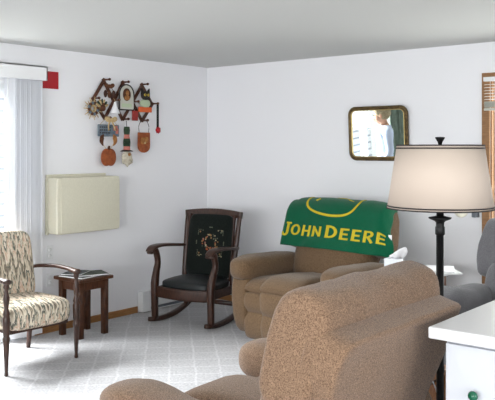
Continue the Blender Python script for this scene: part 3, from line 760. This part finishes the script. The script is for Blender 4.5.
def bsurf(u, d):
    """u across (-.6..+.62), d along the drape from its front hem"""
    p, t = path_at(d); n = Vector((0, -t.z, t.y))
    edge = .47 if u > 0 else .515; x = u
    p = p.copy()
    if abs(u) > edge:                          # hangs off the side of the back, flaring out lower down
        e = abs(u)-edge; s = math.copysign(1, u); w = max(0, min(1, (1.10-p.z)/.33)); w = w*w*(3-2*w)
        r = max(0, min(1, (p.y-.22)/.14)); r = r*r*(3-2*r)
        x = s*(edge+e*(.4+.6*w)*(1-r)+.2*e*r)
        p.z -= (e*.75*(1-w)+e*e*.8)*(1-r)+e*.5*r; p.y += e*.22*(1-r)
    if u > .36: x -= (u-.36)*.45*max(0, min(1, (p.y-.30)/.15))
    top = max(0, (p.z-1.0)/.14)
    p.z -= .025*max(0, min(abs(u), .46)-.3)/.16*top
    q = Vector((x, p.y, p.z))
    q += n*(.004*math.sin(u*11+d*6)+.006*noise.noise(Vector((u*4, d*4, 0))))
    return q, n
def settle(q, n, gap):
    for tree in bvh:
        hit = tree.find_nearest(q)
        if hit[0] is None: continue
        dv = q-hit[0]; inside = dv.dot(hit[1]) < 0
        if inside and dv.length < .14: q = hit[0]+hit[1]*gap
        elif dv.length < gap: q = hit[0]+hit[1]*gap
    return q
U0, U1, NU, ND = -.518, .625, 70, 60
DL = acc[-1]
grid = []; nrm = []
for j in range(ND+1):
    row = []
    for i in range(NU+1):
        u = U0+(U1-U0)*i/NU; d = DL*j/ND
        q, n = bsurf(u, d); row.append(settle(q, n, .012))
    grid.append(row)
for it in range(4):                            # relax the cloth, keep it clear of the chair
    g2 = [[Vector(v) for v in row] for row in grid]
    for j in range(1, ND):
        for i in range(1, NU):
            a = (grid[j-1][i]+grid[j+1][i]+grid[j][i-1]+grid[j][i+1])/4
            g2[j][i] = settle(grid[j][i].lerp(a, .6), None, .012)
    grid = g2
def surf(u, d):
    fu = max(0, min((u-U0)/(U1-U0)*NU, NU-1e-4)); fd = max(0, min(d/DL*ND, ND-1e-4)); i, j = int(fu), int(fd); a, b = fu-i, fd-j
    p = (grid[j][i]*(1-a)+grid[j][i+1]*a)*(1-b)+(grid[j+1][i]*(1-a)+grid[j+1][i+1]*a)*b
    n = (grid[j][i+1]-grid[j][i]).cross(grid[j+1][i]-grid[j][i]).normalized()
    return p, n
bm = B(); th = .006
lay = []
for k in (0, 1):
    L_ = []
    for j in range(ND+1):
        row = []
        for i in range(NU+1):
            p = grid[j][i]; _, n = surf(U0+(U1-U0)*i/NU, DL*j/ND)
            row.append(bm.verts.new(p+n*(th*k)))
        L_.append(row)
    lay.append(L_)
for L_ in lay:
    for j in range(ND):
        for i in range(NU): bm.faces.new((L_[j][i], L_[j][i+1], L_[j+1][i+1], L_[j+1][i]))
for j in range(ND):
    for i in (0, NU): bm.faces.new((lay[0][j][i], lay[0][j+1][i], lay[1][j+1][i], lay[1][j][i]))
for i in range(NU):
    for j in (0, ND): bm.faces.new((lay[0][j][i], lay[0][j][i+1], lay[1][j][i+1], lay[1][j][i]))
cloth = obj('cloth', bm, M['green_knit'], bl)

def strokes_to_blanket(bm, quads, x0, d0, sx, sz):
    """each quad strip: list of (left, right) pairs in letter units, laid on the cloth"""
    for strip in quads:
        vs = []
        for k in range(len(strip)-1):
            (a0, b0), (a1, b1) = strip[k], strip[k+1]
            n = max(1, int(max((Vector(a1)-Vector(a0)).length, (Vector(b1)-Vector(b0)).length)*max(sx, sz)/.012))
            for s in range(n+(k == len(strip)-2)):
                t = s/n; vs.append([Vector(a0).lerp(Vector(a1), t), Vector(b0).lerp(Vector(b1), t)])
        pr = []
        for a, b in vs:
            row = []
            for w in (0, .5, 1):
                c = a.lerp(b, w); p, nn = surf(x0+c.x*sx, d0+c.y*sz)
                row.append((bm.verts.new(p+nn*(th+.0005)), bm.verts.new(p+nn*(th+.003))))
            pr.append(row)
        for r0, r1_ in zip(pr, pr[1:]):
            for w in range(2):
                bm.faces.new((r0[w][1], r0[w+1][1], r1_[w+1][1], r1_[w][1])); bm.faces.new((r0[w][0], r0[w+1][0], r1_[w+1][0], r1_[w][0]))
            for w in (0, 2): bm.faces.new((r0[w][0], r0[w][1], r1_[w][1], r1_[w][0]))
        for rr in (pr[0], pr[-1]):
            for w in range(2): bm.faces.new((rr[w][0], rr[w][1], rr[w+1][1], rr[w+1][0]))
W_ = .2   # stroke width in letter units
def bar(x0, y0, x1, y1, w=W_, horiz=None):
    d = Vector((x1-x0, y1-y0)).normalized(); n = Vector((-d.y, d.x))*w/2
    return [(tuple(Vector((x0, y0))+n), tuple(Vector((x0, y0))-n)), (tuple(Vector((x1, y1))+n), tuple(Vector((x1, y1))-n))]
def arc(cx, cy, rx, ry, a0, a1, w=W_, n=14):
    out = []
    for i in range(n+1):
        a = R(a0+(a1-a0)*i/n); c, s = math.cos(a), math.sin(a)
        out.append(((cx+(rx)*c, cy+(ry)*s), (cx+(rx-w)*c, cy+(ry-w*.8)*s)))
    return out
h = W_/2
GL = {
    'J': (.5, [bar(.4, .18, .4, 1), arc(.2, .2, .3, .32, 180, 360), bar(.22, 1-h*.7, .62, 1-h*.7, W_*.7)]),
    'O': (.84, [arc(.42, .5, .42, .5, 0, 360, n=28)]),
    'H': (.74, [bar(h, 0, h, 1), bar(.74-h, 0, .74-h, 1), bar(h, .5, .74-h, .5, W_*.8)]),
    'N': (.78, [bar(h, 0, h, 1), bar(.78-h, 0, .78-h, 1), bar(h+.0, .93, .78-h, .07, W_*.9)]),
    'D': (.76, [bar(h, 0, h, 1), arc(.2, .5, .56, .5, -90, 90, n=18), bar(0, .09, .26, .09, .16), bar(0, .91, .26, .91, .16)]),
    'E': (.6, [bar(h, 0, h, 1), bar(h, .08, .6, .08, .17), bar(h, .5, .54, .5, .16), bar(h, .92, .6, .92, .17)]),
    'R': (.7, [bar(h, 0, h, 1), arc(.34, .72, .33, .28, -90, 90, n=14), bar(h, .91, .36, .91, .15), bar(h, .46, .36, .46, .15), bar(.3, .46, .62, 0, W_*.95)]),
}
def put_word(word, x, d0, total):
    sizes = [(1.16 if i == 0 else 1.0) for i in range(len(word))]
    gap = .2; w = sum(GL[c][0]*s for c, s in zip(word, sizes))+gap*(len(word)-1); k = total/w
    for c, s in zip(word, sizes):
        bm = B(); strokes_to_blanket(bm, GL[c][1], x, d0, k*s, .096*s)
        o = obj('letter', bm, M['yellow_knit'], cloth, smooth=False)
        x += (GL[c][0]*s+gap)*k
put_word('JOHN', -.515, .095, .42)
put_word('DEERE', -.045, .095, .60)
# emblem outline: a rounded shield running up over the ridge, with the leaping deer's legs inside
bm = B(); sh = []
pts = [(-.335, .52), (-.33, .42), (-.29, .355), (-.2, .315), (-.06, .292), (.06, .292), (.14, .31), (.19, .35), (.215, .42), (.22, .52)]
pp = catmull([(a, b, 0) for a, b in pts], 5); strip = []
for i, p in enumerate(pp):
    t = (pp[min(i+1, len(pp)-1)]-pp[max(i-1, 0)]).normalized(); n = Vector((-t.y, t.x, 0))*.0095
    strip.append(((p+n)[:2], (p-n)[:2]))
strokes_to_blanket(bm, [strip], 0, 0, 1, 1)
strokes_to_blanket(bm, [[((.16, .44), (.10, .455)), ((.06, .49), (.02, .52)), ((-.06, .50), (-.1, .55))], [((-.225, .42), (-.245, .43)), ((-.2, .45), (-.22, .46))]], 0, 0, 1, 1)
obj('emblem', bm, M['yellow_knit'], cloth, smooth=False)
bm = B(); p, n = surf(.595, .22)
box(bm, (p.x, p.y-.01, p.z-.03), (p.x+.03, p.y-.006, p.z+.015)); obj('care_tag', bm, M['paper'], cloth, smooth=False)

# ------------------------------------------------------------------ far end table with tissues and papers
et = thing('end_table', 'dark wooden end table between the green-draped and grey recliners', 'table', (-2.69, 5.36, 0))
bm = B(); box(bm, (-.15, -.26, .59), (.15, .26, .62)); obj('tabletop', bm, M['table_wood'], et, smooth=False, bevel=.006)
bm = B(); box(bm, (-.13, -.24, .48), (.13, .24, .59)); obj('apron', bm, M['table_wood'], et, smooth=False)
for sx in (-1, 1):
    for sy in (-1, 1):
        bm = B(); box(bm, (sx*.115-.02, sy*.225-.02, 0), (sx*.115+.02, sy*.225+.02, .50)); obj('leg', bm, M['table_wood'], et, smooth=False)
tb = thing('tissue_box', 'white tissue box with a tissue pulled up beside the green blanket', 'tissue box', (-2.785, 5.165, .62), R(4))
bm = B(); box(bm, (-.055, -.055, 0), (.055, .055, .125)); obj('carton', bm, M['tissue_blue'], tb, smooth=False, bevel=.003)
bm = B(); N = 14
for k in range(2):
    rows = []
    for i in range(N+1):
        t = i/N; x = -.045+.135*t
        h_ = .02+.085*t**1.1 if t < .88 else .105-.05*(t-.88)/.12
        base = (x*.75, .01*math.sin(t*9), .123); up = (x+.01, .018*math.sin(t*7+1)+(k-.5)*.035*(1-.3*t), .123+h_)
        midp = ((base[0]+up[0])/2+.004, .012*math.sin(t*8)+(k-.5)*.03, .123+h_*.5)
        rows.append([bm.verts.new(p) for p in (base, midp, up)])
    for a, b in zip(rows, rows[1:]):
        for w in range(2): bm.faces.new((a[w], a[w+1], b[w+1], b[w]))
ts = obj('tissue', bm, M['paper'], tb); so = ts.modifiers.new('Solidify', 'SOLIDIFY'); so.thickness = .002
o = thing('address_book', 'small dark red book under the papers on the end table', 'book', (-2.52, 5.37, .62), R(35))
bm = B(); box(bm, (-.06, -.08, .002), (.058, .078, .018)); obj('pages', bm, M['paper'], o, smooth=False)
bm = B(); prism(bm, [(-.062, 0), (.062, 0), (.062, .002), (-.06, .002), (-.06, .018), (.062, .018), (.062, .02), (-.062, .02)], -.082, .082, 'XZ'); obj('cover', bm, M['dark_red'], o, smooth=False)
magazine('newspaper', 'folded newspaper lowest of the loose papers on the far end table', (-2.51, 5.42, .641), R(40), .22, .34, .010, 'newsprint', 'newspaper')
magazine('magazine', 'pale magazine topmost on the papers beside the tissue box', (-2.53, 5.43, .652), R(25), .21, .29, .008, 'paper')

# ------------------------------------------------------------------ floor lamp
lp = thing('floor_lamp', 'black floor lamp with a cream drum shade behind the counter', 'lamp', (-1.438, 3.085, 0))
bm = B(); lathe(bm, [(.13, 0), (.135, .008), (.13, .02), (.06, .032), (.03, .05), (.018, .07)], (0, 0, 0), 32); obj('base', bm, M['black'], lp)
bm = B(); lathe(bm, [(.0165, .06), (.0165, .6), (.019, .605), (.019, .63), (.0165, .635), (.0165, 1.2)], (0, 0, 0), 20); obj('pole', bm, M['black'], lp)
bm = B(); lathe(bm, [(.0165, 1.2), (.021, 1.205), (.021, 1.235), (.018, 1.24), (.018, 1.255), (.024, 1.262), (.048, 1.272), (.05, 1.278), (.026, 1.282), (.016, 1.285), (.014, 1.36), (.006, 1.37), (.005, 1.6)], (0, 0, 0), 24); obj('collar', bm, M['black'], lp)
ZB, ZT, RB, RT = 1.318, 1.592, .228, .186
bm = B(); lathe(bm, [(RB, ZB), (RT, ZT), (RT-.003, ZT), (RB-.003, ZB), (RB, ZB)], (0, 0, 0), 64); shd = obj('lamp_shade', bm, M['shade'], lp)
def rim(z, r, t): 
    bm = B(); tube(bm, [(r*math.cos(2*PI*i/48), r*math.sin(2*PI*i/48), z) for i in range(49)], t, 6, 1, smooth_path=False); return bm
for fz, t in ((.0, .0028), (.035, .003), (.955, .003), (1.0, .0028)):
    obj('trim_band', rim(ZB+(ZT-ZB)*fz, RB+(RT-RB)*fz+.001, t), M['piping'], shd)
bm = B()
for i in range(3):
    a = 2*PI*i/3; tube(bm, [(0, 0, ZT-.012), (RT*math.cos(a), RT*math.sin(a), ZT-.004)], .002, 6, 1, smooth_path=False)
obj('spider', bm, M['black'], shd)
bm = B(); lathe(bm, [(.006, 1.59), (.009, 1.6), (.011, 1.607), (.02, 1.622), (.021, 1.628), (0, 1.629)], (0, 0, 0), 16); obj('finial', bm, M['black'], lp)
for a in (R(39),):
    d = Vector((math.cos(a), math.sin(a), 0))
    bm = B(); tube(bm, [(0, 0, 1.38), d*.045+Vector((0, 0, 1.385)), d*.075+Vector((0, 0, 1.36))], .008, 8, 1, smooth_path=False); obj('socket', bm, M['black'], lp)
    bm = B(); cush(bm, d*.092+Vector((0, 0, 1.318)), (.034, .034, .042), 2, 6); obj('bulb', bm, M['cream'], lp)

# ------------------------------------------------------------------ oak end table beside the front recliner
ot = thing('end_table', 'honey coloured wooden end table beside the front recliner and lamp', 'table', (-1.86, 3.32, 0))
bm = B(); box(bm, (-.26, -.21, .48), (.28, .21, .505)); obj('tabletop', bm, M['dark_oak'], ot, smooth=False, bevel=.005)
bm = B(); box(bm, (-.23, -.18, .25), (.25, .18, .445)); obj('drawer_box', bm, M['dark_oak'], ot, smooth=False)
bm = B(); box(bm, (-.225, -.175, .44), (.235, .175, .482)); obj('apron', bm, M['walnut'], ot, smooth=False)  # dark inset strip stands in for the shadow gap between top and drawer
for sx in (-.225, .245):
    for sy in (-.175, .175):
        bm = B(); box(bm, (sx-.02, sy-.02, 0), (sx+.02, sy+.02, .48)); obj('leg', bm, M['dark_oak'], ot, smooth=False)
bm = B(); tube(bm, [(-1.60, 3.20, .509), (-1.578, 3.24, .51), (-1.566, 3.28, .49), (-1.562, 3.33, .40), (-1.56, 3.36, .25), (-1.55, 3.38, .05), (-1.5, 3.40, .006), (-1.4, 3.5, .006)], .0035, 8, 5)
tag(obj('power_cord', bm, M['paper']), 'thin white cord hanging over the honey coloured end table', 'cord')

# ------------------------------------------------------------------ kitchen counter
KX, KY, KZ = -1.205, 2.485, .945
bm = B(); box(bm, (KX, KY, KZ-.042), (.55, KY+.95, KZ))
tag(obj('worktop', bm, M['laminate'], smooth=False, bevel=.006), 'white laminate worktop in the right foreground', 'worktop')
kb = thing('kitchen_cabinet', 'white base cabinet with green knob under the worktop', 'cabinet', (KX+.045, KY+.04, 0))
bm = B(); box(bm, (0, .02, .09), (.6, .85, KZ-.0425)); box(bm, (.0, .07, 0), (.6, .85, .1)); obj('body', bm, M['cabinet'], kb, smooth=False)
bm = B(); box(bm, (.004, 0, .1), (.45, .02, KZ-.058)); dr = obj('door', bm, M['cabinet'], kb, smooth=False, bevel=.003)
bm = B(); lathe(bm, [(.006, 0), (.006, .012), (.015, .018), (.018, .026), (.014, .034), (0, .037)], (.115, 0, .727), 20, ax='Y'); obj('knob', bm, M['green_knob'], dr)

# ------------------------------------------------------------------ person by the sliding door (seen in the mirror)
pz = R(180+50)
pe = thing('person', 'person in a white shirt standing by the sliding door, seen in the mirror', 'person', (-5.13, 2.63, 0), 0)
def skin_mesh(name, verts, edges, radii, root=0, sub=2):
    me = bpy.data.meshes.new(name); me.from_pydata(verts, edges, []); o = bpy.data.objects.new(name, me); C.objects.link(o)
    sk = o.modifiers.new('Skin', 'SKIN'); sk.use_smooth_shade = True
    sv = me.skin_vertices[0].data
    for i, r in enumerate(radii): sv[i].radius = (r if isinstance(r, tuple) else (r, r)); sv[i].use_root = (i == root)
    s = o.modifiers.new('Subdivision', 'SUBSURF'); s.levels = sub; s.render_levels = sub
    dg = bpy.context.evaluated_depsgraph_get(); ev = o.evaluated_get(dg); nm = bpy.data.meshes.new_from_object(ev)
    bpy.data.objects.remove(o); return nm
V, E, RD = [], [], []
def jt(p, r, parent=None):
    V.append(p); RD.append(r)
    if parent is not None: E.append((parent, len(V)-1))
    return len(V)-1
pel = jt((0, 0, .95), (.15, .11)); wa = jt((0, -.01, 1.1), (.135, .10), pel); chs = jt((0, 0, 1.28), (.155, .11), wa); up = jt((0, .015, 1.42), (.12, .09), chs)
nk = jt((0, 0, 1.5), .052, up); hd0 = jt((0, -.03, 1.56), (.062, .075), nk); hd = jt((0, -.05, 1.64), (.078, .095), hd0); hdt = jt((0, -.045, 1.71), (.06, .075), hd)
nose = jt((0, -.15, 1.595), .014, hd0)
for s in (-1, 1):
    sh_ = jt((s*.17, .01, 1.40), .058, up); el = jt((s*.215, .03, 1.13), .043, sh_); wr_ = jt((s*.17, -.12, .93), .029, el)
    pm = jt((s*.155, -.165, .875), (.036, .02), wr_)
    for k in range(4):
        bx = s*(.155+(.027-.018*k)); l = (.07, .08, .075, .06)[k]
        a = jt((bx, -.195, .835), .0085, pm); b_ = jt((bx, -.205, .835-l*.5), .008, a); jt((bx, -.195, .835-l), .0065, b_)
    t1 = jt((s*.12, -.16, .87), .010, pm); jt((s*.108, -.185, .83), .0085, t1)
    hp_ = jt((s*.09, 0, .87), .09, pel); kn = jt((s*.1, -.015, .5), .058, hp_); an = jt((s*.1, .02, .1), .038, kn); ft = jt((s*.105, -.05, .045), (.04, .03), an); jt((s*.11, -.15, .035), (.036, .025), ft)
me = skin_mesh('body', V, E, RD)
me.materials.append(M['skin'])
body = bpy.data.objects.new('body', me); C.objects.link(body); body.parent = pe
for n_, mm, cond, off in (('shirt', 'shirt', lambda c: .86 < c.z < 1.475 and not (c.z < .98 and abs(c.x) > .12 and c.y < -.1), .012), ('trousers', 'trousers', lambda c: .09 < c.z < .93 and not (c.y < -.115 and c.z > .7), .010), ('shoe', 'shoe', lambda c: c.z < .105, .008)):
    bm = bmesh.new(); bm.from_mesh(me)
    bmesh.ops.delete(bm, geom=[f for f in bm.faces if not cond(f.calc_center_median())], context='FACES')
    for v in bm.verts: v.co += v.normal*off
    obj(n_, bm, M[mm], body)
bm = B()
def fhair(u, q): return q*(1+.06*noise.noise(u*5)) if not (u.y < -.2 and u.z < .15) else q*.84
cush(bm, (0, -.02, 1.665), (.108, .125, .115), 2.1, 10, fhair); obj('hair', bm, M['hair'], body)
for s in (-1, 1):
    bm = B(); cush(bm, (s*.03, -.136, 1.635), (.011, .008, .008), 2, 3); obj('eye', bm, M['piping'], body)
    bm = B(); cush(bm, (s*.082, -.045, 1.62), (.012, .022, .032), 2, 3); obj('ear', bm, M['skin'], body)
bm = B(); cush(bm, (0, -.122, 1.553), (.024, .009, .006), 2, 3); obj('mouth', bm, M['pink'], body)
pe.rotation_euler = (0, 0, R(-129))
zmin = min(v.co.z for v in me.vertices); pe.location.z = -zmin+.008

# ------------------------------------------------------------------ light
wd = bpy.data.worlds.new('sky'); bpy.context.scene.world = wd; wd.use_nodes = True
bg = wd.node_tree.nodes['Background']; bg.inputs['Color'].default_value = (.95, .95, 1, 1); bg.inputs['Strength'].default_value = 2.1
def area(name, loc, direction, sx, sy, power, col=(1, 1, 1)):
    l = bpy.data.lights.new(name, 'AREA'); l.shape = 'RECTANGLE'; l.size = sx; l.size_y = sy; l.energy = power; l.color = col
    o = bpy.data.objects.new(name, l); C.objects.link(o); o.location = loc
    o.rotation_euler = Vector(direction).to_track_quat('-Z', 'Y').to_euler(); return o
area('daylight_door', (WX-2.3, (DY0+DY1)/2, 3.1), (1, .05, -.5), 3.4, 1.9, 1250, (.985, .975, 1))
area('daylight_back_window', ((NX0+NX1)/2, WY+.25, 1.35), (0, -1, 0), 1.2, 1.5, 32, (1, .98, .95))
area('fill_light_front', ((FX0+FX1)/2, FY-.25, 1.48), (0, 1, 0), 5.0, 1.3, 205, (1, .978, 1))  # soft frontal fill added behind the camera, set in an invented window
area('fill_light_right', (RX+.25, (GY0+GY1)/2, 1.48), (-1, 0, 0), 2.7, 1.3, 75, (1, .978, 1))  # added side fill, no such source is in view
fl = area('camera_flash', (0.02, -.03, 1.576+.24), (-.62, .76, -.05), .16, .10, 8, (1, .98, .96))

# ------------------------------------------------------------------ camera
cam = bpy.data.cameras.new('camera'); co = bpy.data.objects.new('camera', cam); C.objects.link(co)
co.location = (0, 0, 1.576)
fwd = Vector((-math.sin(R(39.28)), math.cos(R(39.28)), 0))
co.rotation_euler = fwd.to_track_quat('-Z', 'Y').to_euler()
cam.sensor_width = 36; cam.lens = 756/495*36; cam.shift_y = -(200-149)/495; cam.clip_start = .05
sc = bpy.context.scene
sc.camera = co
sc.view_settings.view_transform = 'Standard'; sc.view_settings.look = 'None'; sc.view_settings.gamma = 1; sc.view_settings.use_curve_mapping = False
sc.view_settings.exposure = 0.5
